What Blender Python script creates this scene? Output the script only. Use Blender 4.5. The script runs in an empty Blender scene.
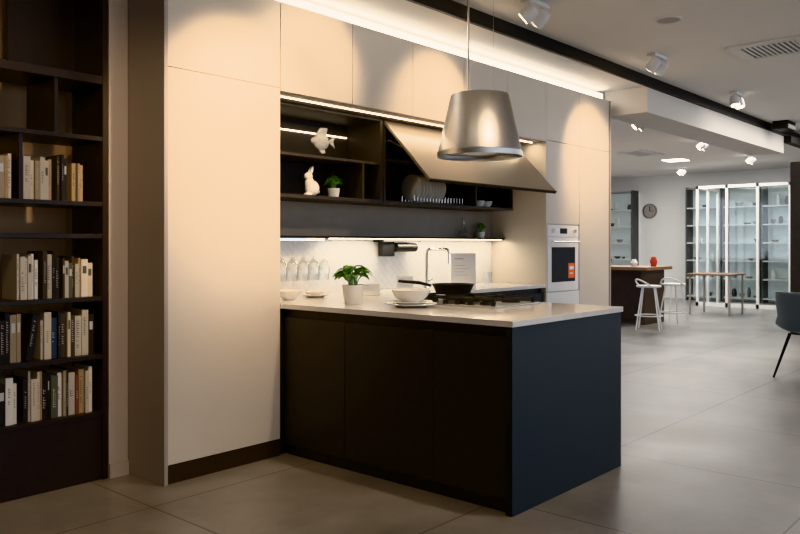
import bpy, bmesh, math, random
from mathutils import Vector, Matrix
random.seed(7)
S=bpy.context.scene
COL=S.collection
# ---------------------------------------------------------------- materials
def mat(name,c,rough=0.5,metal=0.0,emit=None,es=0.0,var=0.0,vs=6.0,bump=0.0,bs=60.0,trans=0.0,coat=0.0,aniso=0.0,spec=None):
    m=bpy.data.materials.new(name); m.use_nodes=True
    nt=m.node_tree; b=nt.nodes['Principled BSDF']
    b.inputs['Base Color'].default_value=(*c,1); b.inputs['Roughness'].default_value=rough
    b.inputs['Metallic'].default_value=metal
    b.inputs['Transmission Weight'].default_value=trans
    b.inputs['Coat Weight'].default_value=coat
    if spec is not None: b.inputs['Specular IOR Level'].default_value=spec
    if aniso: b.inputs['Anisotropic'].default_value=aniso
    if emit: 
        b.inputs['Emission Color'].default_value=(*emit,1); b.inputs['Emission Strength'].default_value=es
    tc=nt.nodes.new('ShaderNodeTexCoord')
    if var>0:
        n=nt.nodes.new('ShaderNodeTexNoise'); n.inputs['Scale'].default_value=vs; n.inputs['Detail'].default_value=5
        nt.links.new(tc.outputs['Object'],n.inputs['Vector'])
        r=nt.nodes.new('ShaderNodeMapRange'); r.inputs['To Min'].default_value=1-var; r.inputs['To Max'].default_value=1+var
        nt.links.new(n.outputs['Fac'],r.inputs['Value'])
        v=nt.nodes.new('ShaderNodeVectorMath'); v.operation='SCALE'; v.inputs[0].default_value=c
        nt.links.new(r.outputs['Result'],v.inputs['Scale']); nt.links.new(v.outputs['Vector'],b.inputs['Base Color'])
    if bump>0:
        n=nt.nodes.new('ShaderNodeTexNoise'); n.inputs['Scale'].default_value=bs
        nt.links.new(tc.outputs['Object'],n.inputs['Vector'])
        bp=nt.nodes.new('ShaderNodeBump'); bp.inputs['Strength'].default_value=bump; bp.inputs['Distance'].default_value=0.01
        nt.links.new(n.outputs['Fac'],bp.inputs['Height']); nt.links.new(bp.outputs['Normal'],b.inputs['Normal'])
    return m
def tilemat(name,c1,c2,cm,w,h,mortar,rough,rot=0,off=0.0,noise=0.12,plane='XY'):
    m=bpy.data.materials.new(name); m.use_nodes=True
    nt=m.node_tree; b=nt.nodes['Principled BSDF']; b.inputs['Roughness'].default_value=rough
    tc=nt.nodes.new('ShaderNodeTexCoord'); mp=nt.nodes.new('ShaderNodeMapping')
    if plane=='XZ': mp.inputs['Rotation'].default_value=(math.radians(-90),0,0)
    nt.links.new(tc.outputs['Object'],mp.inputs['Vector'])
    mp2=nt.nodes.new('ShaderNodeMapping'); mp2.inputs['Rotation'].default_value=(0,0,rot)
    mp2.inputs['Location'].default_value=(0.35,0.2,0)
    nt.links.new(mp.outputs['Vector'],mp2.inputs['Vector'])
    br=nt.nodes.new('ShaderNodeTexBrick'); br.offset=off
    for k,v in (('Scale',1.0),('Brick Width',w),('Row Height',h),('Mortar Size',mortar),('Mortar Smooth',0.3)): br.inputs[k].default_value=v
    br.inputs['Color1'].default_value=(*c1,1); br.inputs['Color2'].default_value=(*c2,1); br.inputs['Mortar'].default_value=(*cm,1)
    nt.links.new(mp2.outputs['Vector'],br.inputs['Vector'])
    n=nt.nodes.new('ShaderNodeTexNoise'); n.inputs['Scale'].default_value=1.6; n.inputs['Detail'].default_value=9; n.inputs['Roughness'].default_value=0.65
    nt.links.new(tc.outputs['Object'],n.inputs['Vector'])
    r=nt.nodes.new('ShaderNodeMapRange'); r.inputs['To Min'].default_value=1-noise*2; r.inputs['To Max'].default_value=1+noise*2
    nt.links.new(n.outputs['Fac'],r.inputs['Value'])
    v=nt.nodes.new('ShaderNodeVectorMath'); v.operation='SCALE'
    nt.links.new(br.outputs['Color'],v.inputs[0]); nt.links.new(r.outputs['Result'],v.inputs['Scale'])
    nt.links.new(v.outputs['Vector'],b.inputs['Base Color'])
    r2=nt.nodes.new('ShaderNodeMapRange'); r2.inputs['To Min'].default_value=rough-0.12; r2.inputs['To Max'].default_value=rough+0.12
    nt.links.new(n.outputs['Fac'],r2.inputs['Value']); nt.links.new(r2.outputs['Result'],b.inputs['Roughness'])
    return m
def glassmat(name,tint=(0.9,0.95,0.95),gl=0.12,k=0.6):
    m=bpy.data.materials.new(name); m.use_nodes=True; nt=m.node_tree
    nt.nodes.remove(nt.nodes['Principled BSDF']); o=nt.nodes['Material Output']
    t=nt.nodes.new('ShaderNodeBsdfTransparent'); t.inputs[0].default_value=(*tint,1)
    g=nt.nodes.new('ShaderNodeBsdfGlossy'); g.inputs['Roughness'].default_value=0.03
    lw=nt.nodes.new('ShaderNodeLayerWeight'); lw.inputs[0].default_value=0.35
    ma=nt.nodes.new('ShaderNodeMath'); ma.operation='MULTIPLY_ADD'; ma.inputs[1].default_value=k; ma.inputs[2].default_value=gl*0.4
    nt.links.new(lw.outputs['Facing'],ma.inputs[0])
    x=nt.nodes.new('ShaderNodeMixShader'); nt.links.new(ma.outputs[0],x.inputs[0])
    nt.links.new(t.outputs[0],x.inputs[1]); nt.links.new(g.outputs[0],x.inputs[2]); nt.links.new(x.outputs[0],o.inputs[0])
    return m
M={}
M['floor']=tilemat('floor_tile',(0.272,0.264,0.256),(0.250,0.244,0.237),(0.10,0.096,0.092),1.2,1.2,0.005,0.34,noise=0.34)
M['splash']=tilemat('marble_tile',(0.74,0.73,0.71),(0.68,0.67,0.66),(0.55,0.54,0.53),0.12,0.05,0.0015,0.25,rot=math.radians(45),off=0.5,noise=0.06,plane='XZ')
M['wall']=mat('warm_wall_paint',(0.50,0.42,0.35),0.85,var=0.04,vs=2)
M['farwall']=mat('white_wall_paint',(0.76,0.75,0.74),0.85,var=0.03,vs=2)
M['ceil']=mat('ceiling_paint',(0.80,0.78,0.75),0.9,var=0.03,vs=1.5)
M['beam']=mat('beam_paint',(0.68,0.64,0.60),0.9,var=0.03,vs=1.5)
M['brownwall']=mat('brown_wall_paint',(0.45,0.34,0.25),0.8,var=0.1,vs=3)
M['door']=mat('beige_lacquer',(0.62,0.565,0.50),0.42,var=0.03,vs=3,bump=0.02,bs=300)
M['panel']=mat('grey_lacquer',(0.36,0.33,0.305),0.4,var=0.03,vs=3)
M['carc']=mat('cabinet_carcass',(0.45,0.40,0.34),0.6,var=0.03)
M['navy']=mat('navy_lacquer',(0.036,0.045,0.054),0.45,var=0.06,vs=3,bump=0.02,bs=300,spec=0.4)
M['darkdoor']=mat('charcoal_lacquer',(0.023,0.024,0.026),0.42,var=0.06,vs=3,bump=0.02,bs=300)
M['plinth']=mat('dark_brown_plinth',(0.028,0.020,0.015),0.45,var=0.2,vs=8)
M['dark']=mat('dark_oak',(0.034,0.029,0.026),0.5,var=0.35,vs=14)
M['shelf']=mat('dark_shelf_wood',(0.018,0.013,0.012),0.4,var=0.3,vs=14)
M['slate']=mat('slate_grey_panel',(0.30,0.275,0.25),0.6,var=0.08,spec=0.2)
M['top']=mat('quartz_worktop',(0.72,0.69,0.66),0.16,var=0.05,vs=20,coat=0.2)
M['flap']=mat('taupe_lacquer',(0.165,0.138,0.115),0.35,var=0.04,vs=4)
M['steel']=mat('brushed_steel',(0.46,0.465,0.47),0.33,1.0,var=0.05,vs=40,aniso=0.5)
M['steeld']=mat('dark_filter_steel',(0.25,0.24,0.23),0.4,1.0,var=0.1)
M['chrome']=mat('chrome',(0.75,0.74,0.72),0.12,1.0,var=0.02)
M['black']=mat('matte_black',(0.012,0.012,0.012),0.5,var=0.1)
M['iron']=mat('cast_iron',(0.02,0.02,0.02),0.6,bump=0.2,bs=200)
M['white']=mat('white_ceramic',(0.80,0.79,0.76),0.22,var=0.02)
M['whitem']=mat('white_metal',(0.72,0.71,0.70),0.4,var=0.02)
M['ovenw']=mat('white_enamel',(0.82,0.81,0.80),0.25,var=0.02)
M['bglass']=mat('black_glass',(0.02,0.022,0.025),0.06,var=0.02)
M['orange']=mat('orange_sticker',(0.8,0.16,0.03),0.5,var=0.03)
M['paper']=mat('white_paper',(0.84,0.83,0.82),0.7,var=0.03)
M['ink']=mat('grey_ink',(0.10,0.10,0.10),0.7,var=0.05)
M['print']=mat('light_grey_print',(0.5,0.5,0.5),0.7,var=0.05)
M['pages']=mat('book_pages',(0.66,0.60,0.50),0.8,var=0.08,vs=60)
M['leaf']=mat('green_leaf',(0.12,0.30,0.04),0.45,var=0.4,vs=25)
M['leafd']=mat('dark_green_leaf',(0.06,0.16,0.03),0.45,var=0.4,vs=25)
M['soil']=mat('soil',(0.03,0.02,0.012),0.9,bump=0.6,bs=80)
M['stone']=mat('grey_stone_sculpture',(0.46,0.44,0.41),0.6,var=0.35,vs=40,bump=0.5,bs=60)
M['wood']=mat('brown_oak',(0.23,0.135,0.08),0.5,var=0.3,vs=9)
M['woodd']=mat('dark_brown_wood',(0.07,0.048,0.035),0.5,var=0.3,vs=9)
M['chair']=mat('blue_grey_shell',(0.14,0.18,0.23),0.45,var=0.05)
M['red']=mat('red_item',(0.5,0.05,0.02),0.5,var=0.05)
M['ledw']=mat('warm_led',(1,0.9,0.75),0.5,emit=(1,0.84,0.64),es=5,var=0.01)
M['ledc']=mat('cove_led',(1,0.95,0.85),0.5,emit=(1,0.93,0.83),es=2.8,var=0.01)
M['lens']=mat('spot_lens',(1,0.9,0.75),0.5,emit=(1,0.85,0.65),es=14,var=0.01)
M['lensc']=mat('panel_lens',(1,1,0.95),0.5,emit=(1,0.97,0.9),es=3,var=0.01)
M['backlit']=mat('lit_shelf_back',(0.55,0.58,0.58),0.6,emit=(0.80,0.90,0.90),es=0.15,var=0.25,vs=2)
M['glass']=glassmat('clear_glass',(0.97,0.98,0.98),0.1,0.55)
M['pane']=glassmat('partition_glass',(0.95,0.97,0.97),0.08,0.3)
# ---------------------------------------------------------------- mesh builder
class MB:
    def __init__(s): s.bm=bmesh.new()
    def _mv(s,vs,mx):
        if mx is not None: bmesh.ops.transform(s.bm,matrix=mx,verts=vs)
    def box(s,x0,x1,y0,y1,z0,z1,mx=None):
        v=[s.bm.verts.new(p) for p in ((x0,y0,z0),(x1,y0,z0),(x1,y1,z0),(x0,y1,z0),(x0,y0,z1),(x1,y0,z1),(x1,y1,z1),(x0,y1,z1))]
        for f in ((0,3,2,1),(4,5,6,7),(0,1,5,4),(1,2,6,5),(2,3,7,6),(3,0,4,7)): s.bm.faces.new([v[i] for i in f])
        s._mv(v,mx); return s
    def prism(s,pts,z0,z1,mx=None):
        a=[s.bm.verts.new((p[0],p[1],z0)) for p in pts]; b=[s.bm.verts.new((p[0],p[1],z1)) for p in pts]
        s.bm.faces.new(a[::-1]); s.bm.faces.new(b); n=len(pts)
        for i in range(n): s.bm.faces.new((a[i],a[(i+1)%n],b[(i+1)%n],b[i]))
        s._mv(a+b,mx); return s
    def lathe(s,prof,c=(0,0,0),seg=32,closed=False,mx=None,sx=1,sy=1):
        rings=[];allv=[]
        for r,z in prof:
            if r<1e-6: v=s.bm.verts.new((c[0],c[1],c[2]+z)); rings.append([v]); allv.append(v)
            else:
                ring=[s.bm.verts.new((c[0]+sx*r*math.cos(2*math.pi*i/seg),c[1]+sy*r*math.sin(2*math.pi*i/seg),c[2]+z)) for i in range(seg)]
                rings.append(ring); allv+=ring
        prs=list(zip(rings,rings[1:]))
        if closed: prs.append((rings[-1],rings[0]))
        for a,b in prs:
            for i in range(seg):
                j=(i+1)%seg
                if len(a)==1 and len(b)==1: continue
                if len(a)==1: s.bm.faces.new((a[0],b[j],b[i]))
                elif len(b)==1: s.bm.faces.new((a[i],a[j],b[0]))
                else: s.bm.faces.new((a[i],a[j],b[j],b[i]))
        s._mv(allv,mx); return s
    def cyl(s,c,r,h,seg=24,mx=None):
        return s.lathe([(0,0),(r,0),(r,h),(0,h)],c,seg,mx=mx)
    def tube(s,pts,r,seg=10,closed=False):
        pts=[Vector(p) for p in pts]; n=len(pts); rings=[]
        up=Vector((0.13,0.21,0.97)).normalized()
        for i,p in enumerate(pts):
            if closed: t=(pts[(i+1)%n]-pts[i-1])
            else: t=(pts[min(i+1,n-1)]-pts[max(i-1,0)])
            t.normalize()
            a=t.cross(up)
            if a.length<0.05: a=t.cross(Vector((1,0,0)))
            a.normalize(); b=t.cross(a)
            rr=r[i] if isinstance(r,(list,tuple)) else r
            rings.append([s.bm.verts.new(p+rr*(math.cos(2*math.pi*k/seg)*a+math.sin(2*math.pi*k/seg)*b)) for k in range(seg)])
        m=n if closed else n-1
        for i in range(m):
            A=rings[i];B=rings[(i+1)%n]
            for k in range(seg): s.bm.faces.new((A[k],A[(k+1)%seg],B[(k+1)%seg],B[k]))
        if not closed: s.bm.faces.new(rings[0]); s.bm.faces.new(rings[-1][::-1])
        return s
    def ell(s,c,rad,seg=20,mx=None):
        r=bmesh.ops.create_uvsphere(s.bm,u_segments=seg,v_segments=seg//2+2,radius=1)
        m=Matrix.Translation(c)@(mx if mx else Matrix.Identity(4))@Matrix.Diagonal((*rad,1))
        bmesh.ops.transform(s.bm,matrix=m,verts=r['verts']); return s
    def leaf(s,base,direction,L,W,droop=0.4):
        d=Vector(direction).normalized(); side=d.cross(Vector((0,0,1)))
        if side.length<0.1: side=Vector((1,0,0))
        side.normalize(); up=side.cross(d); p=Vector(base); N=6; L_=[];R_=[];C_=[]
        for i in range(N+1):
            t=i/N; w=W*math.sin(math.pi*(0.06+0.94*t)**0.8)*0.5 if i<N else 0.0005
            q=p+d*L*t+Vector((0,0,-droop*L*t*t))
            C_.append(s.bm.verts.new(q)); L_.append(s.bm.verts.new(q+side*w+up*w*0.35)); R_.append(s.bm.verts.new(q-side*w+up*w*0.35))
        for i in range(N):
            s.bm.faces.new((C_[i],C_[i+1],L_[i+1],L_[i])); s.bm.faces.new((R_[i],R_[i+1],C_[i+1],C_[i]))
        return s
def fin(mb,name,m,parent=None,bevel=0.0,smooth=False,label=None,cat=None,kind=None,group=None,world=True,origin=None,mod=None):
    bm=mb.bm
    bmesh.ops.recalc_face_normals(bm,faces=bm.faces)
    me=bpy.data.meshes.new(name); bm.to_mesh(me); bm.free()
    o=bpy.data.objects.new(name,me); COL.objects.link(o)
    me.materials.append(M[m] if isinstance(m,str) else m)
    if parent is not None:
        rt=parent
        while rt.parent: rt=rt.parent
        if world: me.transform(Matrix.Translation(-Vector(rt.location)))
        o.parent=parent
    elif world:
        xs=[v.co for v in me.vertices]
        cx=(min(v.x for v in xs)+max(v.x for v in xs))/2; cy=(min(v.y for v in xs)+max(v.y for v in xs))/2; cz=min(v.z for v in xs)
        if kind!='structure':
            me.transform(Matrix.Translation((-cx,-cy,-cz))); o.location=(cx,cy,cz)
    if smooth:
        for p in me.polygons: p.use_smooth=True
        me.set_sharp_from_angle(angle=math.radians(38))
    if bevel>0:
        b=o.modifiers.new('bevel','BEVEL'); b.width=bevel; b.segments=2; b.limit_method='ANGLE'
    if label: o['label']=label
    if cat: o['category']=cat
    if kind: o['kind']=kind
    if group: o['group']=group
    return o
def root(name,loc,label,cat,group=None):
    o=bpy.data.objects.new(name,None); o.location=loc; o.empty_display_size=0.1; COL.objects.link(o)
    o['label']=label; o['category']=cat
    if group: o['group']=group
    return o
def dup(src,loc,rz=0.0,label=None):
    def rec(o,par):
        n=o.copy(); COL.objects.link(n)
        if par: n.parent=par
        for c in list(o.children): rec(c,n)
        return n
    n=rec(src,None); n.location=loc; n.rotation_euler=(src.rotation_euler[0],src.rotation_euler[1],rz)
    if label: n['label']=label
    return n
def B(*a): return MB().box(*a)
def struct(name,m,*a): return fin(B(*a),name,m,kind='structure')

H=1.27
# ---------------------------------------------------------------- shell
struct('floor','floor',-4,19,-6,10,-0.1,0)
struct('ceiling','ceil',-4,19,-6,10,2.95,3.1)
struct('wall_far','farwall',18.4,18.6,-6,10,0,2.95)
struct('wall_back','farwall',2.2,7.38,4.262,4.4,0,2.95)
struct('wall_left','wall',2.15,2.262,4.0,4.262,0,2.95)
struct('wall_niche','brownwall',-4,2.2,4.5,4.6,0,2.95)
struct('wall_rear_side','wall',2.15,2.2,4.262,4.5,0,2.95)
struct('wall_rear','farwall',7.38,18.4,9.8,9.9,0,2.95)
struct('wall_behind','wall',-4.1,-4,-6,4.6,0,2.95)
struct('baseboard_left','wall',2.15,2.262,3.985,4.0,0,0.075)
struct('wall_window_side','farwall',-4,19,-6.1,-6,0,0.25)
for i,x in enumerate((-4,-0.4,3.2,6.8,10.4,14.0,18.6)):
    struct('trim_%d'%(10+i),'farwall',x,x+0.3,-6.1,-6,0.25,2.95)
struct('trim_1','ceil',2.2,7.5,3.3,4.4,2.86,2.95)          # soffit
struct('trim_2','black',2.2,16.0,3.27,3.3,2.85,2.95)       # dark profile
struct('trim_3','beam',7.5,12.2,3.3,3.75,2.60,2.95)        # dropped beam
struct('trim_4','black',12.2,17.5,3.2,3.3,2.75,2.85)
# ---------------------------------------------------------------- kitchen cabinets
YF=3.65; ZT=2.74; ZS=2.217
XS=[3.064,3.68,4.296,4.912,5.528,6.144,6.76,7.376]
g=0.002
def doorbox(x0,x1,z0,z1,m='door',root_=None,name='door',lab=None):
    return fin(B(x0+g,x1-g,YF,YF+0.019,z0+g,z1-g),name,m,root_,bevel=0.0015,label=lab)
r=root('tall_cabinet',(2.68,3.95,0),'tall beige lacquered kitchen cabinet with dark plinth','cabinet')
fin(B(2.29,3.062,YF+0.02,4.26,0.1,ZT),'body','carc',r)
doorbox(2.29,3.062,0.1,ZS,'door',r); doorbox(2.29,3.062,ZS,ZT,'door',r)
fin(B(2.29,3.062,YF+0.005,YF+0.02,0,0.098),'plinth','plinth',r)
fin(B(2.265,2.288,YF-0.012,4.258,0,ZT),'end_panel','panel',bevel=0.0015,label='full-height grey lacquered end panel beside tall cabinet',cat='cabinet panel')
for i in range(5):
    x0,x1=XS[i],XS[i+1]
    r=root('wall_cabinet',((x0+x1)/2,3.95,2.2),'beige lacquered top cabinet below the cove light','cabinet','top cabinets in a row')
    fin(B(x0+0.001,x1-0.001,YF+0.02,4.26,2.2,ZT),'body','carc',r)
    doorbox(x0,x1,2.2,ZT,'door',r)
# oven column
x0,x1=XS[5],XS[6]
r=root('oven_cabinet',((x0+x1)/2,3.95,0),'tall beige cabinet housing a built-in oven','cabinet')
mb=MB(); mb.box(x0,x0+0.018,YF+0.0,4.26,0.1,ZT); mb.box(x1-0.02,x1-0.002,YF+0.02,4.26,0.1,ZT); mb.box(x0+0.018,x1-0.02,4.2,4.26,0.1,ZT)
mb.box(x0+0.018,x1-0.02,YF+0.02,4.2,0.82,0.84); mb.box(x0+0.018,x1-0.02,YF+0.02,4.2,1.455,1.475)
fin(mb,'body','door',r)
doorbox(x0+0.018,x1,0.1,0.62,'door',r); doorbox(x0+0.018,x1,0.62,0.84,'ovenw',r,'drawer','white drawer front')
doorbox(x0+0.018,x1,1.46,ZS,'door',r); doorbox(x0+0.018,x1,ZS,ZT,'door',r)
fin(B(x0,x1,YF+0.005,YF+0.02,0,0.098),'plinth','plinth',r)
a,b=x0+0.022,x1-0.024
r=root('oven',((x0+x1)/2,3.9,0.842),'white built-in oven with black glass door and orange sticker','oven')
fin(B(a,b,YF+0.02,4.15,0.842,1.453),'body','whitem',r)
fin(B(a,b,YF-0.004,YF+0.018,1.345,1.453),'control_panel','ovenw',r,bevel=0.002)
fin(B(a+0.22,b-0.22,YF-0.0055,YF-0.003,1.375,1.425),'display','bglass',r)
for dx in (0.09,0.48):
    mx=Matrix.Translation((a+dx,YF-0.004,1.4))@Matrix.Rotation(math.pi/2,4,'X')
    fin(MB().lathe([(0,0),(0.02,0),(0.018,0.02),(0,0.02)],mx=mx),'knob','chrome',r,smooth=True)
d=fin(B(a,b,YF-0.004,YF+0.018,0.845,1.34),'door','ovenw',r,bevel=0.002)
fin(B(a+0.07,b-0.07,YF-0.0055,YF-0.003,0.93,1.25),'window','bglass',d)
mb=MB().tube([(a+0.05,YF-0.04,1.30),(b-0.05,YF-0.04,1.30)],0.009)
for xx in (a+0.07,b-0.07): mb.tube([(xx,YF-0.04,1.30),(xx,YF-0.002,1.30)],0.006)
fin(mb,'handle','chrome',d,smooth=True)
s=fin(B(b-0.2,b-0.085,YF-0.0075,YF-0.0058,0.96,1.10),'sticker','orange',d)
fin(B(b-0.18,b-0.105,YF-0.009,YF-0.0077,1.04,1.07).box(b-0.18,b-0.12,YF-0.009,YF-0.0077,1.0,1.01),'sticker_print','paper',d)
x0,x1=XS[6],XS[7]
r=root('fridge_cabinet',((x0+x1)/2,3.95,0),'tall beige cabinet hiding the fridge','cabinet')
fin(B(x0+0.001,x1,YF+0.02,4.26,0.1,ZT),'body','carc',r)
doorbox(x0,x1,0.1,ZS,'door',r); doorbox(x0,x1,ZS,ZT,'door',r)
fin(B(x0,x1,YF+0.005,YF+0.02,0,0.098),'plinth','plinth',r)
fin(B(7.385,7.415,YF-0.005,4.4,0,ZT),'end_panel','panel',bevel=0.0015,label='grey end panel closing the tall cabinet row',cat='cabinet panel')
fin(B(2.3,7.38,3.72,3.76,ZT+0.001,ZT+0.075),'led_strip','ledc',label='glowing cove light on top of the cabinets',cat='light strip')
# peninsula
XP0,XP1,YP0=3.08,4.215,2.01
ys=[2.05,2.49,3.13,YF-0.002]
for i in range(3):
    y0,y1=ys[i],ys[i+1]
    r=root('base_cabinet',(3.6,(y0+y1)/2,0),'charcoal handleless base cabinet under the peninsula worktop','cabinet','peninsula base cabinets')
    fin(B(XP0+0.045,XP1,y0+0.001,y1-0.001,0.07,0.885),'body','darkdoor',r)
    fin(B(XP0+0.04,XP0+0.06,y0+0.001,y1-0.001,0,0.068),'plinth','black',r)
    fin(B(XP0+0.012,XP0+0.032,y0+g,y1-g,0.07,0.835),'door','darkdoor',r,bevel=0.0015)
    fin(B(XP0+0.03,XP0+0.044,y0+0.001,y1-0.001,0.835,0.885),'grip_channel','black',r)
fin(B(XP0,XP1,YP0,2.048,0,0.885),'end_panel','navy',bevel=0.0015,label='navy blue lacquered end panel of the peninsula',cat='cabinet panel')
xs=[4.23,4.86,5.5,6.14]
for i in range(3):
    x0,x1=xs[i],xs[i+1]
    r=root('base_cabinet',((x0+x1)/2,3.95,0),'charcoal base cabinet with drawers under the wall worktop','cabinet','wall base cabinets')
    fin(B(x0+0.001,x1-0.001,YF+0.05,4.25,0.1,0.885),'body','darkdoor',r)
    for za,zb in ((0.1,0.46),(0.464,0.66),(0.664,0.84)):
        dd=fin(B(x0+g,x1-g,YF+0.02,YF+0.04,za,zb),'drawer','darkdoor',r,bevel=0.0015)
    fin(B(x0,x1,YF+0.07,4.2,0,0.1),'plinth','black',r)
r=root('base_cabinet',(3.6,3.95,0),'corner base cabinet below the worktop','cabinet','wall base cabinets')
fin(B(3.066,4.228,YF+0.02,4.25,0.0,0.885),'body','darkdoor',r)
fin(B(3.126,4.22,YF+0.001,YF+0.019,0.08,0.88),'front','darkdoor',r)
pts=[(XP0-0.008,YP0-0.008),(XP1+0.012,YP0-0.008),(XP1+0.012,YF),(6.142,YF),(6.142,4.25),(3.064,4.25),(3.064,YF-0.004),(XP0-0.008,YF-0.004)]
fin(MB().prism(pts,0.886,0.915),'worktop','top',bevel=0.0015,label='pale quartz l-shaped worktop over the peninsula and wall run',cat='worktop')
fin(B(3.066,6.14,4.236,4.26,0.916,1.315),'backsplash','splash',label='white marble tiled backsplash behind the worktop',cat='backsplash')
fin(B(3.066,6.14,4.236,4.26,1.335,1.6),'backsplash','slate',label='slate grey wall panel above the tiled backsplash',cat='backsplash')
r=root('rail_shelf',(4.6,4.18,1.316),'thin dark metal shelf on the backsplash with light underneath','shelf')
fin(B(3.066,6.14,4.09,4.262,1.32,1.334),'shelf','black',r,bevel=0.001)
fin(B(3.9,6.1,4.10,4.112,1.312,1.32),'led_strip','ledw',r)
# open shelf unit
ZB=1.58; ZC=2.195; YO=3.88
r=root('open_shelf_unit',(3.65,4.06,ZB),'dark oak open wall shelf holding ornaments','shelf')
fin(B(3.066,3.085,YO,4.235,ZB,ZC),'side_panel','dark',r); fin(B(4.20,4.225,YO,4.235,ZB,ZC),'side_panel','dark',r)
fin(B(3.085,4.2,4.22,4.235,ZB,ZC),'back_panel','dark',r)
fin(B(3.085,4.2,YO,4.22,ZB,ZB+0.022),'shelf','dark',r); fin(B(3.085,4.2,YO+0.005,4.22,1.855,1.873),'shelf','dark',r); fin(B(3.085,4.2,YO,4.22,ZC-0.02,ZC),'shelf','dark',r)
fin(B(3.1,4.18,4.208,4.2195,2.075,2.083),'led_strip','ledw',r)
fin(B(4.02,4.04,YO+0.01,4.22,ZB+0.022,1.855),'divider','dark',r)
# lift-up cabinet
r=root('lift_up_cabinet',(5.1,4.06,ZB),'dark wall cabinet with raised taupe lift-up door','cabinet')
mb=MB(); mb.box(4.237,4.257,YO,4.235,ZB,ZC); mb.box(5.94,5.96,YO,4.235,ZB,ZC); mb.box(4.257,5.94,4.22,4.235,ZB,ZC); mb.box(4.257,5.94,YO,4.22,ZB,ZB+0.02); mb.box(4.257,5.94,YO,4.22,ZC-0.02,ZC)
mb.box(5.4,5.42,YO+0.01,4.22,ZB+0.02,ZC-0.02)
fin(mb,'body','dark',r)
fin(B(4.257,5.4,YO+0.03,4.22,1.9,1.916),'shelf','dark',r)
fin(B(5.42,5.94,YO+0.03,4.22,1.8,1.816),'shelf','dark',r)
L=math.hypot(0.435,0.45)
ang=math.atan2(-0.45,-0.435)
mx=Matrix.Translation((0,YO-0.004,2.185))@Matrix.Rotation(ang,4,'X')
d=fin(MB().box(4.237,5.962,0,L,0.0,0.02,mx=mx),'door','flap',r,bevel=0.0015)
fin(MB().box(4.237,5.962,L+0.0005,L+0.008,-0.004,0.022,mx=mx),'edge_grip','black',d)
for xx in (4.275,5.92):
    fin(MB().tube([(xx,4.0,1.98),(xx,YO-0.02,2.04),(xx,3.68,1.955)],0.008),'lift_arm','chrome',r)
fin(B(3.09,6.1,3.765,3.778,2.192,2.1995),'led_strip','ledw',label='thin warm light strip under the top cabinets',cat='light strip')
# ---------------------------------------------------------------- hood
HX,HY,HZ=3.93,2.80,1.81
r=root('cooker_hood',(HX,HY,HZ),'suspended brushed steel cooker hood shaped like a lampshade','cooker hood')
fin(MB().lathe([(0.25,0.012),(0.258,0.0),(0.262,0.0),(0.262,0.03),(0.257,0.034),(0.182,0.372),(0.176,0.38),(0.0,0.38),(0,0.374),(0.172,0.374),(0.247,0.034)],(HX,HY,HZ),64,closed=True),'shade','steel',r,smooth=True)
fin(MB().lathe([(0,0.03),(0.244,0.03),(0.244,0.036),(0,0.036)],(HX,HY,HZ),48),'filter','steeld',r,smooth=True)
fin(MB().lathe([(0,0.024),(0.1,0.024),(0.1,0.029),(0,0.029)],(HX,HY,HZ),32),'filter_grille','steel',r,smooth=True)
fin(MB().tube([(HX-0.05,HY+0.05,HZ+0.375),(HX-0.05,HY+0.05,2.95)],0.007),'conduit','chrome',r)
for q in ((0.06,-0.06),(-0.11,0.0)): fin(MB().tube([(HX+q[0],HY+q[1],HZ+0.375),(HX+q[0],HY+q[1],2.95)],0.0015,6),'suspension_wire','chrome',r)
fin(MB().cyl((HX-0.05,HY+0.05,2.93),0.05,0.02),'ceiling_plate','whitem',r,smooth=True)
# ---------------------------------------------------------------- hob
r=root('gas_hob',(3.87,2.84,0.916),'stainless steel gas hob with black cast iron grates','hob')
fin(B(3.62,4.12,2.48,3.2,0.9155,0.925),'body','steel',r,bevel=0.003)
bur=[(3.76,2.62,0.035),(4.0,2.62,0.045),(3.87,2.84,0.06),(3.76,3.06,0.045),(4.0,3.06,0.035)]
for bx,by,br in bur:
    fin(MB().lathe([(0,0.0),(br+0.012,0.0),(br+0.01,0.012),(br,0.014),(br,0.02),(0,0.022)],(bx,by,0.925)),'burner','iron',r,smooth=True)
for gy in (2.62,2.84,3.06):
    mb=MB()
    y0,y1=gy-0.105,gy+0.105; x0,x1=3.66,4.08; zt=0.962
    for (p,q) in (((x0,y0),(x1,y0)),((x0,y1),(x1,y1)),((x0,y0),(x0,y1)),((x1,y0),(x1,y1)),((x0,gy),(x0+0.15,gy)),((x1,gy),(x1-0.15,gy)),((3.76,y0),(3.76,y0+0.07)),((3.76,y1),(3.76,y1-0.07)),((4.0,y0),(4.0,y0+0.07)),((4.0,y1),(4.0,y1-0.07))):
        mb.box(min(p[0],q[0])-0.005,max(p[0],q[0])+0.005,min(p[1],q[1])-0.005,max(p[1],q[1])+0.005,zt-0.012,zt)
    for cx in (x0,x1):
        for cy in (y0,y1): mb.box(cx-0.007,cx+0.007,cy-0.007,cy+0.007,0.925,zt-0.01)
    fin(mb,'grate','iron',r,bevel=0.001)
for k in range(5):
    fin(MB().lathe([(0,0),(0.017,0),(0.015,0.022),(0,0.022)],(3.64,2.66+0.09*k,0.925)),'knob','black',r,smooth=True)
r=root('frying_pan',(4.0,3.06,0.963),'black frying pan with long handle on the hob','pan')
fin(MB().lathe([(0,0),(0.11,0),(0.135,0.055),(0.139,0.057),(0.131,0.057),(0.107,0.005),(0,0.005)],(4.0,3.06,0.963),40),'body','black',r,smooth=True)
fin(MB().tube([(3.93,3.185,1.008),(3.89,3.25,1.025),(3.82,3.37,1.035)],[0.008,0.011,0.009]),'handle','black',r,smooth=True)
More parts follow.
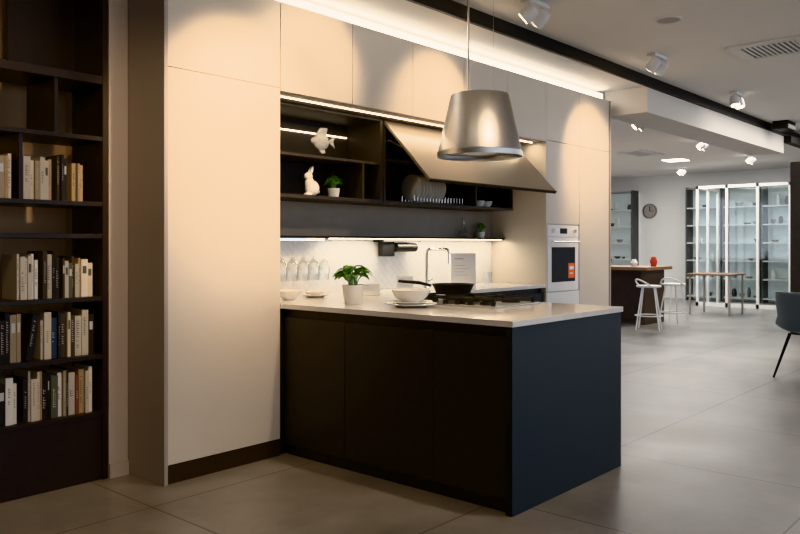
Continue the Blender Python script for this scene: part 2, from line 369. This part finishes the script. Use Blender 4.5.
def plate(loc,R,label,grp=None,name='plate'):
    return fin(MB().lathe([(0,0),(R*0.55,0),(R*0.62,0.005),(R,0.017),(R,0.021),(R*0.6,0.009),(0,0.008)],loc,40),name,'white',smooth=True,label=label,cat='plate',group=grp)
def bowl(loc,R,h,label):
    return fin(MB().lathe([(0,0),(R*0.42,0),(R*0.45,0.006),(R*0.8,h*0.45),(R,h),(R*0.97,h+0.002),(R*0.76,h*0.48),(R*0.4,0.012),(0,0.01)],loc,40),'bowl','white',smooth=True,label=label,cat='bowl')
plate((3.42,2.92,0.9155),0.15,'white ceramic dinner plate under a bowl','stacked plates'); plate((3.42,2.92,0.9275),0.125,'white ceramic plate stacked under a bowl','stacked plates')
bowl((3.42,2.92,0.9375),0.115,0.075,'white ceramic bowl resting on stacked plates')
bowl((3.32,3.87,0.9155),0.085,0.06,'white ceramic bowl beside the tall cabinet'); 
plate((3.62,3.95,0.9155),0.1,'small white plate on the worktop'); bowl((3.62,3.95,0.926),0.07,0.025,'shallow white bowl on a small plate')
def potted(loc,R,h,spread,n,L,W,label,m='leaf',potm='white',name='potted_plant',stem=0.05,taper=0.75):
    r=root(name,loc,label,'plant')
    fin(MB().lathe([(0,0),(R*taper,0),(R*0.95,h*0.6),(R,h),(R*0.93,h),(R*0.88,h*0.85),(0,h*0.85)],(0,0,0),28),'pot',potm,r,smooth=True,world=False)
    fin(MB().lathe([(0,h*0.86),(R*0.86,h*0.86),(0,h*0.9)],(0,0,0),20),'soil','soil',r,world=False)
    mb=MB(); st=MB()
    for i in range(n):
        a=random.uniform(0,6.283); e=random.uniform(0.0,1.0); rr=random.uniform(0.2,1)*spread
        p=Vector((math.cos(a)*rr*0.7,math.sin(a)*rr*0.7,h+stem*(1.3-rr/spread*0.8)+random.uniform(-.01,.02)))
        st.tube([(math.cos(a)*R*0.3,math.sin(a)*R*0.3,h*0.86),(p.x*0.6,p.y*0.6,(h+p.z)/2),tuple(p)],0.0012,5)
        mb.leaf(p,(math.cos(a),math.sin(a),0.2+0.6*e),L*random.uniform(.7,1.1),W,0.55)
    fin(st,'stem',m,r,world=False); fin(mb,'leaves',m,r,world=False,smooth=True)
    return r
potted((3.35,3.32,0.9155),0.066,0.115,0.10,60,0.085,0.055,'basil-like green plant in a white pot on the worktop',stem=0.08)
potted((3.86,4.02,1.6025),0.045,0.07,0.05,50,0.05,0.026,'small leafy plant in a white cup on dark shelf',stem=0.06)
potted((3.19,4.03,1.8735),0.035,0.05,0.03,30,0.05,0.015,'small grassy plant on the upper open shelf','leafd',stem=0.08)
potted((3.18,4.05,1.6025),0.035,0.05,0.03,20,0.04,0.02,'small dark plant on the lower open shelf','leafd',stem=0.04)
potted((5.86,4.165,1.3345),0.04,0.055,0.03,46,0.034,0.026,'small bushy green plant on the rail shelf',stem=0.06)
fin(MB().lathe([(0,0),(0.035,0),(0.05,0.02),(0.045,0.05),(0.015,0.10),(0.012,0.16),(0.02,0.175),(0.018,0.175),(0.010,0.16),(0.012,0.10),(0.042,0.05),(0.045,0.02),(0,0.006)],(5.6,4.165,1.3345),24),'decanter','glass',smooth=True,label='clear glass decanter on the rail shelf',cat='decanter')
# fish sculpture
mb=MB(); cx,cy,cz=3.72,4.0,1.874
mb.ell((cx,cy,cz+0.115),(0.075,0.022,0.06))
mb.ell((cx-0.065,cy,cz+0.115),(0.03,0.014,0.025))
RX=Matrix.Rotation(math.pi/2,4,'X')
mb.prism([(-0.02,0),(0.055,0.045),(0.035,0.0),(0.055,-0.045)],-0.006,0.006,mx=Matrix.Translation((cx+0.08,cy,cz+0.12))@RX)
mb.prism([(-0.05,0),(-0.01,0.05),(0.06,0.055),(0.045,0)],-0.006,0.006,mx=Matrix.Translation((cx,cy,cz+0.16))@RX)
mb.prism([(-0.03,0),(0.0,-0.035),(0.04,-0.03),(0.03,0)],-0.006,0.006,mx=Matrix.Translation((cx,cy,cz+0.065))@RX)
r=root('fish_figurine',(cx,cy,cz),'mottled grey stone fish sculpture on a small stand','figurine')
o=fin(mb,'body','stone',r,smooth=True); rm=o.modifiers.new('r','REMESH'); rm.mode='VOXEL'; rm.voxel_size=0.004; rm.use_smooth_shade=True
fin(MB().lathe([(0,0),(0.035,0),(0.03,0.01),(0.006,0.014),(0.006,0.05),(0,0.05)],(cx,cy,cz),20),'stand','black',r,smooth=True)
# rabbit figurine
cx,cy,cz=3.62,3.98,1.603
mb=MB(); mb.ell((cx,cy,cz+0.055),(0.055,0.042,0.055)); mb.ell((cx-0.025,cy,cz+0.085),(0.034,0.032,0.05)); mb.ell((cx-0.035,cy,cz+0.135),(0.034,0.026,0.028))
mb.ell((cx-0.015,cy-0.012,cz+0.175),(0.011,0.009,0.035),mx=Matrix.Rotation(0.35,4,'Y')); mb.ell((cx-0.012,cy+0.012,cz+0.175),(0.011,0.009,0.035),mx=Matrix.Rotation(0.45,4,'Y'))
mb.ell((cx+0.05,cy,cz+0.035),(0.015,0.015,0.015)); mb.ell((cx-0.04,cy,cz+0.012),(0.03,0.03,0.012))
o=fin(mb,'rabbit_figurine','white',smooth=True,label='white ceramic sitting rabbit ornament on dark shelf',cat='figurine')
rm=o.modifiers.new('r','REMESH'); rm.mode='VOXEL'; rm.voxel_size=0.004; rm.use_smooth_shade=True
# dish rack
r=root('dish_rack',(4.98,4.02,1.6005),'chrome wire dish rack inside the lift-up cabinet','dish rack')
mb=MB()
for yy in (3.95,4.08): mb.tube([(4.66,yy,1.612),(5.3,yy,1.612)],0.003,6)
mb.tube([(4.66,3.95,1.603),(4.66,4.08,1.603)],0.003,6); mb.tube([(5.3,3.95,1.603),(5.3,4.08,1.603)],0.003,6)
for k in range(17): mb.tube([(4.67+0.039*k,3.95,1.612),(4.67+0.039*k,3.95,1.66)],0.002,6); mb.tube([(4.67+0.039*k,4.08,1.612),(4.67+0.039*k,4.08,1.66)],0.002,6)
fin(mb,'frame','chrome',r)
base=None
for k in range(9):
    loc=(4.69+0.039*k*1.0,4.015,1.725)
    if base is None:
        mx=Matrix.Rotation(math.pi/2,4,'Y')
        base=fin(MB().lathe([(0,0),(0.06,0),(0.105,0.015),(0.105,0.018),(0.06,0.006),(0,0.006)],(0,0,0),36,mx=mx),'plate','white',smooth=True,label='white plate standing in the dish rack',cat='plate',group='plates in dish rack',world=False)
        base.location=loc
    else: dup(base,loc)
for k in range(3):
    bowl((5.55+0.12*k,4.05,1.6005),0.055,0.06,'white bowl inside the dark cabinet')
# hanging glasses
r=root('glass_rack',(3.55,4.16,1.30),'slim metal stemware rack below the rail shelf','glass rack')
mb=MB()
for k in range(9): mb.box(3.14+0.1*k-0.004+0.0,3.14+0.1*k+0.004,4.1,4.23,1.296,1.3)
mb.box(3.12,3.96,4.22,4.234,1.296,1.319)
fin(mb,'rail','chrome',r)
base=None
prof=[(0,0.282),(0.034,0.282),(0.034,0.279),(0.006,0.273),(0.005,0.170),(0.014,0.160),(0.036,0.128),(0.043,0.08),(0.036,0.0),(0.034,0.0),(0.041,0.08),(0.034,0.126),(0.0,0.156)]
for k in range(8):
    loc=(3.19+0.1*k,4.15,1.0185)
    if base is None:
        base=fin(MB().lathe(prof,(0,0,0),24),'wine_glass','glass',smooth=True,label='clear wine glass hanging upside down under the rail shelf',cat='wine glass',group='hanging wine glasses',world=False)
        base.location=loc
    else: dup(base,loc)
base=None
for k,(x,y) in enumerate(((5.42,3.95),(5.53,4.03),(5.6,3.9))):
    if base is None:
        base=fin(MB().lathe([(0,0),(0.03,0),(0.036,0.12),(0.034,0.12),(0.028,0.01),(0,0.01)],(0,0,0),24),'drinking_glass','glass',smooth=True,label='clear drinking glass on the worktop',cat='glass',group='drinking glasses by the price card',world=False); base.location=(x,y,0.9155)
    else: dup(base,(x,y,0.9155))
r=root('kitchen_roll_holder',(4.7,4.15,1.2),'black wall-mounted rail with hook and roll holder','holder')
fin(B(4.5,4.95,4.12,4.2355,1.295,1.311),'bracket','black',r)
fin(B(4.52,4.66,4.15,4.2,1.18,1.295),'holder_plate','black',r,bevel=0.003)
mx=Matrix.Translation((4.68,4.16,1.25))@Matrix.Rotation(math.pi/2,4,'Y')
fin(MB().cyl((0,0,0),0.035,0.24,mx=mx),'roll_tube','black',r,smooth=True)
r=root('kitchen_tap',(5.0,4.1,0.9155),'chrome square-arched kitchen tap','tap')
fin(MB().lathe([(0,0),(0.026,0),(0.024,0.03),(0.014,0.034),(0.014,0.04),(0,0.04)],(5.0,4.1,0.9155)),'base','chrome',r,smooth=True)
fin(MB().tube([(5,4.1,0.95),(5,4.1,1.20),(5,4.09,1.225),(5,4.065,1.235),(5,3.90,1.235),(5,3.875,1.225),(5,3.865,1.20),(5,3.865,1.12)],0.014,12),'spout','chrome',r,smooth=True)
fin(MB().tube([(5.02,4.1,0.97),(5.075,4.1,0.985)],0.006),'lever','chrome',r,smooth=True)
def card(loc,w,h,rz,label,tilt=0.25,name='price_card'):
    r=root(name,loc,label,'card')
    mx=Matrix.Rotation(-tilt,4,'X')
    fin(MB().box(-w/2,w/2,-0.0015,0.0015,0,h,mx=mx),'sheet','paper',r,world=False)
    mb=MB(); z=h*0.86
    mb.box(-w*0.36,w*0.0,-0.0022,-0.0016,z-h*0.035,z,mx=mx); z-=h*0.2
    while z>h*0.3:
        mb.box(-w*0.36,w*random.uniform(0.0,0.3),-0.0022,-0.0016,z-h*0.012,z,mx=mx); z-=h*0.09
    fin(mb,'printed_lines','print',r,world=False)
    fin(MB().box(-w/2,w/2,-0.004,h*0.28,0,0.003),'foot','pane',r,world=False)
    r.rotation_euler=(0,0,rz); return r
card((4.45,3.86,0.9157),0.13,0.12,math.radians(-44),'small white price card standing on the worktop')
card((5.08,3.78,0.9157),0.2,0.29,math.radians(-52),'tall white information sheet in a clear stand',0.12)
card((3.98,3.78,0.9157),0.15,0.10,math.radians(-44),'low tilted white price card on the worktop',0.7)
# ---------------------------------------------------------------- bookcase
BX0,BX1,BY=1.2,2.145,4.0
r=root('bookcase',(1.7,4.17,0),'tall dark wood open bookcase built into the wall','bookcase')
for xx in (BX0,BX1-0.03): fin(B(xx,xx+0.03,BY,4.35,0,2.945),'upright','shelf',r)
zs=[0.345,0.655,0.968,1.305,1.478,1.832,2.140]
for i,z in enumerate(zs):
    t=0.045 if i in (6,) else 0.024
    fin(B(BX0+0.03,BX1-0.03,BY+0.003,4.35,z,z+t),'shelf','shelf',r,bevel=0.001)
fin(B(BX0+0.03,BX1-0.03,BY+0.01,4.35,0,0.345),'base','shelf',r)
fin(B(1.86,1.88,BY+0.02,4.35,1.856,2.14),'divider','shelf',r)
fin(B(1.68,1.70,BY+0.02,4.35,1.502,1.832),'divider','shelf',r)
fin(B(1.75,2.115,4.32,4.35,2.185,2.945),'back_panel','shelf',r)
cols=[(0.66,0.61,0.52),(0.58,0.52,0.42),(0.70,0.68,0.65),(0.02,0.02,0.022),(0.05,0.04,0.03),(0.38,0.27,0.16),(0.02,0.02,0.02),(0.2,0.19,0.18),(0.46,0.42,0.36),(0.04,0.06,0.10),(0.55,0.50,0.42),(0.16,0.06,0.04),(0.30,0.25,0.18),(0.10,0.11,0.09)]
bm_=[mat('book_cover_%d'%i,c,0.55,var=0.05,vs=30) for i,c in enumerate(cols)]
names=['white','cream','pale','black','dark brown','tan','black','grey','beige','navy','ivory','dark red','olive brown','dark green']
def book(x,w,h,dp,zb,ci,grp,lean=0.0,yoff=0.0):
    y0=BY+0.03+yoff
    r=root('book',(x+w/2,y0+dp/2,zb),'upright %s book with lettered spine on the bookcase'%names[ci],'book',grp)
    t=0.0025
    mb=MB(); mb.box(-w/2,w/2,-dp/2,-dp/2+t,0,h); mb.box(-w/2,-w/2+t,-dp/2+t,dp/2,0,h); mb.box(w/2-t,w/2,-dp/2+t,dp/2,0,h)
    fin(mb,'cover',bm_[ci],r,world=False)
    fin(MB().box(-w/2+t,w/2-t,-dp/2+t,dp/2-0.006,0.004,h-0.004),'pages','pages',r,world=False)
    light=sum(cols[ci])>0.8
    st=random.random(); mb=MB()
    if st<0.75:
        z=h*random.uniform(0.2,0.45); ze=h*random.uniform(0.6,0.92); lw=w*random.uniform(0.25,0.5)
        while z<ze:
            ll=random.uniform(0.005,0.010); 
            mb.box(-lw/2,lw/2*random.choice((0.4,1,1)),-dp/2-0.0006,-dp/2-0.0001,z,z+ll*0.35)
            mb.box(-lw/2,-lw/2+lw*0.25,-dp/2-0.0006,-dp/2-0.0001,z,z+ll)
            z+=ll+0.004
            if random.random()<0.15: z+=0.012
    else:
        mb.box(-w*0.3,w*0.3,-dp/2-0.0006,-dp/2-0.0001,h*0.62,h*0.82)
    fin(mb,'spine_lettering','ink' if light else 'print',r,world=False)
    if lean: r.rotation_euler=(0,lean,0)
def row(z,x0,x1,hm,grp,bias=None):
    x=x0
    while True:
        w=random.choice((0.012,0.016,0.02,0.024,0.03,0.036)); 
        if x+w>x1: break
        ci=random.randrange(len(cols)) if bias is None else random.choice(bias)
        book(x,w,hm*random.uniform(0.80,1.0),random.uniform(0.15,0.2),z+0.0245,ci,grp,0,random.uniform(0,0.02)); x+=w+0.0012
row(1.478,1.42,1.675,0.245,'books on the upper book shelf',[0,1,5,10,8,12])
row(1.478,1.71,1.88,0.235,'books on the upper book shelf',[0,1,7,5,8,12]); row(1.478,1.885,1.96,0.25,'books on the upper book shelf',[3,4,6]); row(1.478,1.965,2.06,0.225,'books on the upper book shelf',[0,5,3,12])
row(0.968,1.68,1.80,0.235,'books on the middle shelf',[0,2,10]); row(0.968,1.805,1.90,0.25,'books on the middle shelf',[3,4,6,8]); row(0.968,1.91,2.09,0.22,'books on the middle shelf',[1,4,0,8,3,5,13])
row(0.655,1.4,1.70,0.26,'books on the lower shelf',[0,2,2,10,3,12]); row(0.655,1.80,2.1,0.25,'books on the lower shelf')
row(0.345,1.4,1.70,0.245,'books on the bottom shelf',[2,0,3,4,5]); row(0.345,1.71,2.1,0.26,'books on the bottom shelf')
book(1.718,0.03,0.235,0.18,0.683,3,'books on the lower shelf',0.16)
# ---------------------------------------------------------------- ceiling fixtures
EN=2.6
def spot(x,y,aim,energy,label='white twin adjustable ceiling spotlight with warm lamps',size=72,lit=True,col=(1,0.70,0.42),zc=2.95):
    r=root('ceiling_spotlight',(x,y,zc),label,'spotlight','twin ceiling spotlights')
    fin(B(x-0.13,x+0.13,y-0.04,y+0.04,zc-0.03,zc-0.0005),'base','whitem',r,bevel=0.004)
    av=Vector(aim)
    for k,dx in enumerate((-0.075,0.075)):
        p=Vector((x+dx,y,zc-0.095)); d=(Vector((aim[0]+(dx*3),aim[1],aim[2]))-p).normalized()
        fin(MB().tube([(x+dx,y,zc-0.03),(x+dx,y,zc-0.09)],0.01),'arm','whitem',r)
        a=p-d*0.055; b=p+d*0.055
        h=fin(MB().tube([a,p-d*0.05,p-d*0.02,b],[0.03,0.04,0.05,0.052],20),'lamp_head','whitem',r,smooth=True)
        fin(MB().tube([b+d*0.0005,b+d*0.003],0.043,20),'lens','lens',h,smooth=False)
    if lit:
        ld=bpy.data.lights.new('spot_lamp','SPOT'); ld.energy=energy*EN; ld.color=col; ld.spot_size=math.radians(size); ld.spot_blend=0.9; ld.shadow_soft_size=0.05
        lo=bpy.data.objects.new('lamp',ld); COL.objects.link(lo)
        p=Vector((x,y,zc-0.095)); d=(av-p).normalized(); p2=p+d*0.07
        lo.parent=r; lo.location=p2-Vector(r.location); lo.rotation_euler=d.to_track_quat('-Z','Y').to_euler()
    return r
spot(2.62,2.40,(2.78,3.65,1.90),105,size=58)
spot(3.6,2.87,(3.3,3.65,2.35),20)
spot(4.67,2.86,(4.55,3.65,2.2),34)
spot(6.69,2.85,(7.0,3.65,2.05),50)
spot(8.94,2.90,(8.6,2.2,0),28,size=100,col=(1,0.85,0.7))
for x,y in ((9.85,4.43),(12.6,4.61),(15.3,4.7),(16.8,6.6)): spot(x,y,(x-0.4,y+0.8,2.0),40,lit=(x<13),size=110,col=(1,0.85,0.7))
spot(3.3,1.6,(3.5,2.9,0.9),36,size=80,col=(1,0.76,0.52))
spot(1.3,2.6,(1.7,4.0,1.2),24,size=90)
spot(1.6,1.2,(2.2,2.0,0),14,size=110)
fin(B(11.3,11.65,3.0,3.2,2.84,2.9499),'projector','black',bevel=0.006,label='small black box fitted under the ceiling',cat='ceiling device')
r=root('ceiling_speaker',(5.69,2.34,2.94),'round white ceiling speaker','speaker')
fin(MB().lathe([(0.085,0.002),(0.1,0.0),(0.105,0.009),(0.085,0.009)],(5.69,2.34,2.94),40,closed=True),'rim','whitem',r,smooth=True)
fin(MB().lathe([(0,0.004),(0.085,0.004),(0.085,0.009),(0,0.009)],(5.69,2.34,2.94),40),'grille','panel',r)
def vent(cx,cy,w,l,name='air_vent'):
    r=root(name,(cx,cy,2.93),'white square ceiling air vent with dark slats','air vent')
    z=2.93
    mb=MB()
    mb.box(cx-w/2,cx+w/2,cy-l/2,cy-l/2+0.08,z,z+0.019); mb.box(cx-w/2,cx+w/2,cy+l/2-0.08,cy+l/2,z,z+0.019)
    mb.box(cx-w/2,cx-w/2+0.08,cy-l/2+0.08,cy+l/2-0.08,z,z+0.019); mb.box(cx+w/2-0.08,cx+w/2,cy-l/2+0.08,cy+l/2-0.08,z,z+0.019)
    fin(mb,'frame','whitem',r,bevel=0.002)
    fin(B(cx-w/2+0.08,cx+w/2-0.08,cy-l/2+0.08,cy+l/2-0.08,z+0.014,z+0.019),'back_plate','ink',r)
    mb=MB(); y=cy-l/2+0.09
    while y<cy+l/2-0.09:
        mb.box(cx-w/2+0.08,cx+w/2-0.08,y,y+0.022,z+0.002,z+0.01); y+=0.042
    fin(mb,'slats','whitem',r)
vent(7.1,2.0,0.6,0.6); vent(13.6,6.1,0.9,0.5)
for (x,y) in ((15.2,6.1),(11.5,7.4)):
    fin(B(x-0.2,x+0.2,y-0.2,y+0.2,2.935,2.9495),'ceiling_light_panel','lensc',label='square recessed ceiling light panel glowing white',cat='ceiling light')
# ---------------------------------------------------------------- background
def display(y0,y1,label):
    r=root('display_cabinet',(18.1,(y0+y1)/2,0),label,'display cabinet','backlit display cabinets')
    fin(B(18.33,18.395,y0,y1,0.05,2.55),'back_panel','backlit',r)
    mb=MB()
    for yy in (y0,y1-0.03): mb.box(17.95,18.33,yy,yy+0.03,0,2.6)
    fin(mb,'upright','ink',r)
    zz=[0.08,0.5,0.9,1.3,1.7,2.1,2.55]
    for z in zz: fin(B(17.95,18.33,y0+0.03,y1-0.03,z,z+0.03),'shelf','whitem' if z<2.5 else 'panel',r)
    fin(B(17.93,17.945,y0,y1,0.02,2.6),'glass_door','pane',r)
    for z in zz[:-1]:
        y=y0+0.08
        while y<y1-0.2:
            w=random.uniform(0.06,0.13)
            if random.random()<0.6:
                m=random.choice(('ink','wood','white','slate','paper','black','panel','black')); x=18.14; h=random.uniform(0.08,0.25)
                if random.random()<0.5: fin(MB().lathe([(0,0),(w*0.38,0),(w*0.5,h*0.4),(w*0.42,h*0.75),(w*0.25,h),(0,h)],(x,y+w/2,z+0.0305),14),'vase',m,smooth=True,label='small vase displayed on backlit shelf',cat='vase',group='vases on display shelves')
                else: fin(MB().lathe([(0,0),(w*0.4,0),(w*0.75,h*0.4),(w*0.72,h*0.4),(w*0.35,0.01),(0,0.01)],(x,y+w/2,z+0.0305),16),'bowl',m,smooth=True,label='small bowl displayed on backlit shelf',cat='bowl',group='bowls on display shelves')
            y+=w+0.07
display(8.28,9.2,'tall glazed display cabinet with backlit shelves'); 
for k in range(3): display(4.5+0.83*k,4.5+0.83*k+0.81,'tall glazed display cabinet with backlit shelves')
display(3.4,4.3,'tall glazed display cabinet with backlit shelves')
r=root('wall_clock',(18.38,8.02,2.1),'round grey wall clock on the white wall','clock')
mx=Matrix.Translation((18.399,8.02,2.1))@Matrix.Rotation(-math.pi/2,4,'Y')
fin(MB().lathe([(0.155,0.0),(0.18,0),(0.18,0.03),(0.155,0.03)],(0,0,0),36,closed=True,mx=mx),'rim','steeld',r,smooth=True)
fin(MB().lathe([(0,0.0),(0.155,0),(0.155,0.01),(0,0.01)],(0,0,0),36,mx=mx),'dial','panel',r)
fin(B(18.375,18.385,8.013,8.027,2.1,2.22).box(18.375,18.385,7.93,8.02,2.094,2.106),'hands','black',r)
r=root('glass_partition',(16.4,5.1,0),'white framed glass partition of a meeting area','glass partition')
mb=MB(); XG=16.4
for yy in (4.3,4.9,5.5,6.1): mb.box(XG,XG+0.05,yy,yy+0.05,0,2.5)
mb.box(XG,XG+0.05,4.3,6.15,2.44,2.5); mb.box(XG,XG+0.05,4.3,6.15,0,0.08)
for xx in (17.0,17.6): mb.box(xx,xx+0.05,6.1,6.15,0,2.5)
mb.box(XG,17.6,6.1,6.15,2.44,2.5)
fin(mb,'frame','whitem',r)
fin(B(XG+0.02,XG+0.026,4.35,6.1,0.08,2.44),'glass_pane','pane',r)
r=root('meeting_table',(14.6,5.0,0),'slim wooden meeting table with metal legs','table')
fin(B(14.2,15.0,4.7,5.5,0.72,0.75),'top','wood',r,bevel=0.003)
for xx in (14.25,14.95):
    for yy in (4.75,5.45): fin(B(xx-0.015,xx+0.015,yy-0.015,yy+0.015,0,0.72),'leg','panel',r)
r=root('bar_counter',(12.2,5.9,0),'brown wood breakfast counter with panel legs','counter')
fin(B(11.7,12.7,5.15,7.3,0.87,0.92),'top','wood',r,bevel=0.003)
fin(B(11.85,12.6,5.25,5.31,0,0.87),'panel_leg','woodd',r); fin(B(12.5,12.56,5.31,7.2,0,0.87),'panel_leg','woodd',r)
for x,y,m,h in ((12.0,5.5,'white',0.12),(12.3,5.3,'red',0.16),(12.1,6.0,'dark',0.2)):
    fin(MB().lathe([(0,0),(0.04,0),(0.06,h*0.5),(0.03,h),(0,h)],(x,y,0.9205),18),'jar',m,smooth=True,label='small jar standing on the brown counter',cat='jar')
def stool(x,y,rz):
    r=root('bar_stool',(x,y,0),'white wire-frame bar stool with low curved backrest','stool','bar stools at the brown counter')
    fin(MB().lathe([(0,0.64),(0.17,0.64),(0.185,0.655),(0.18,0.67),(0.0,0.66)],(0,0,0),28),'seat','whitem',r,smooth=True,world=False)
    for k in range(4):
        a=math.pi/4+k*math.pi/2; c,s_=math.cos(a),math.sin(a)
        fin(MB().tube([(0.12*c,0.12*s_,0.642),(0.235*c,0.235*s_,0.01)],0.011,8),'leg','whitem',r,world=False)
    fin(MB().tube([(0.20*math.cos(t*math.pi/8),0.20*math.sin(t*math.pi/8),0.22) for t in range(16)],0.009,8,True),'footrest','whitem',r,world=False)
    fin(MB().tube([(0.19*math.cos(t*math.pi/10+0.3*math.pi/1),0.19*math.sin(t*math.pi/10+0.3*math.pi),0.66+0.1*math.sin(math.pi*t/8)) for t in range(9)],0.012,8),'backrest','whitem',r,world=False)
    r.rotation_euler=(0,0,rz); return r
s0=stool(11.2,4.9,0.3); dup(s0,(12.0,4.85,0),0.9)
r=root('wardrobe',(12.3,2.7,0),'dark tall display cabinet','cabinet')
fin(B(12.02,12.6,2.2,3.16,0,2.45),'body','dark',r)
fin(B(12.0,12.019,2.2,2.678,0.02,2.44),'door','dark',r,bevel=0.001); fin(B(12.0,12.019,2.682,3.16,0.02,2.44),'door','dark',r,bevel=0.001)
# chair
r=root('shell_chair',(8.06,1.95,0),'blue-grey plastic shell chair with splayed legs','chair')
mb=MB(); N=10; K=8; grid=[]
for i in range(N+1):
    t=i/N; rowv=[]
    for j in range(K+1):
        u=(j/K-0.5)*2
        if t<0.5: y=-0.22+0.44*(t/0.5); z=0.455-0.02*math.sin(math.pi*t/0.5)
        else:
            q=(t-0.5)/0.5; y=0.22+0.07*q; z=0.455+0.38*q**0.9
        w=0.235*(1-0.12*abs(2*t-1)**3)
        cup=0.05*abs(u)**2.5
        yy=y-(0.07*abs(u)**2 if t>0.5 else 0); zz=z+(cup if t<=0.6 else 0)
        rowv.append(mb.bm.verts.new((u*w,yy,zz)))
    grid.append(rowv)
for i in range(N):
    for j in range(K): mb.bm.faces.new((grid[i][j],grid[i][j+1],grid[i+1][j+1],grid[i+1][j]))
o=fin(mb,'seat_shell','chair',r,world=False,smooth=True); m_=o.modifiers.new('s','SOLIDIFY'); m_.thickness=0.012; m_=o.modifiers.new('ss','SUBSURF'); m_.levels=1; m_.render_levels=1
for sx in (-1,1):
    for sy in (-1,1): fin(MB().tube([(0.12*sx,0.12*sy,0.43),(0.22*sx,0.22*sy,0.0)],[0.016,0.010],10),'leg','black',r,world=False)
r.rotation_euler=(0,0,math.radians(55))
# ---------------------------------------------------------------- lights
W=bpy.data.worlds.new('world'); S.world=W; W.use_nodes=True
bg=W.node_tree.nodes['Background']; bg.inputs[0].default_value=(0.84,0.90,1.0,1); bg.inputs[1].default_value=2.0
def area(name,loc,sx,sy,e,col,rot=(0,0,0)):
    l=bpy.data.lights.new(name,'AREA'); l.shape='RECTANGLE'; l.size=sx; l.size_y=sy; l.energy=e; l.color=col
    o=bpy.data.objects.new(name,l); o.location=loc; o.rotation_euler=rot; COL.objects.link(o); return o
area('far_room_light',(14.5,6.0,2.9),5,3,200,(1,0.97,0.92))
area('side_room_light',(11,1.5,2.9),4,3,120,(1,0.94,0.87))
area('rail_led_light',(5.0,4.106,1.309),2.2,0.02,7,(1,0.85,0.64))
area('top_led_light',(4.6,3.772,2.189),3.0,0.02,8,(1,0.78,0.52))
area('cove_led_light',(4.85,3.74,2.82),5.0,0.03,6,(1,0.88,0.72),(math.pi,0,0))
# ---------------------------------------------------------------- camera
cd=bpy.data.cameras.new('camera'); cd.sensor_width=36; cd.lens=35.15; cd.shift_y=-22/800; cd.clip_end=100
co=bpy.data.objects.new('camera',cd); co.location=(0,0,H); co.rotation_euler=(math.radians(90),0,math.radians(-48.7)); COL.objects.link(co)
S.camera=co
try: S.view_settings.view_transform='Khronos PBR Neutral'
except Exception: S.view_settings.view_transform='Standard'
S.view_settings.exposure=0.22
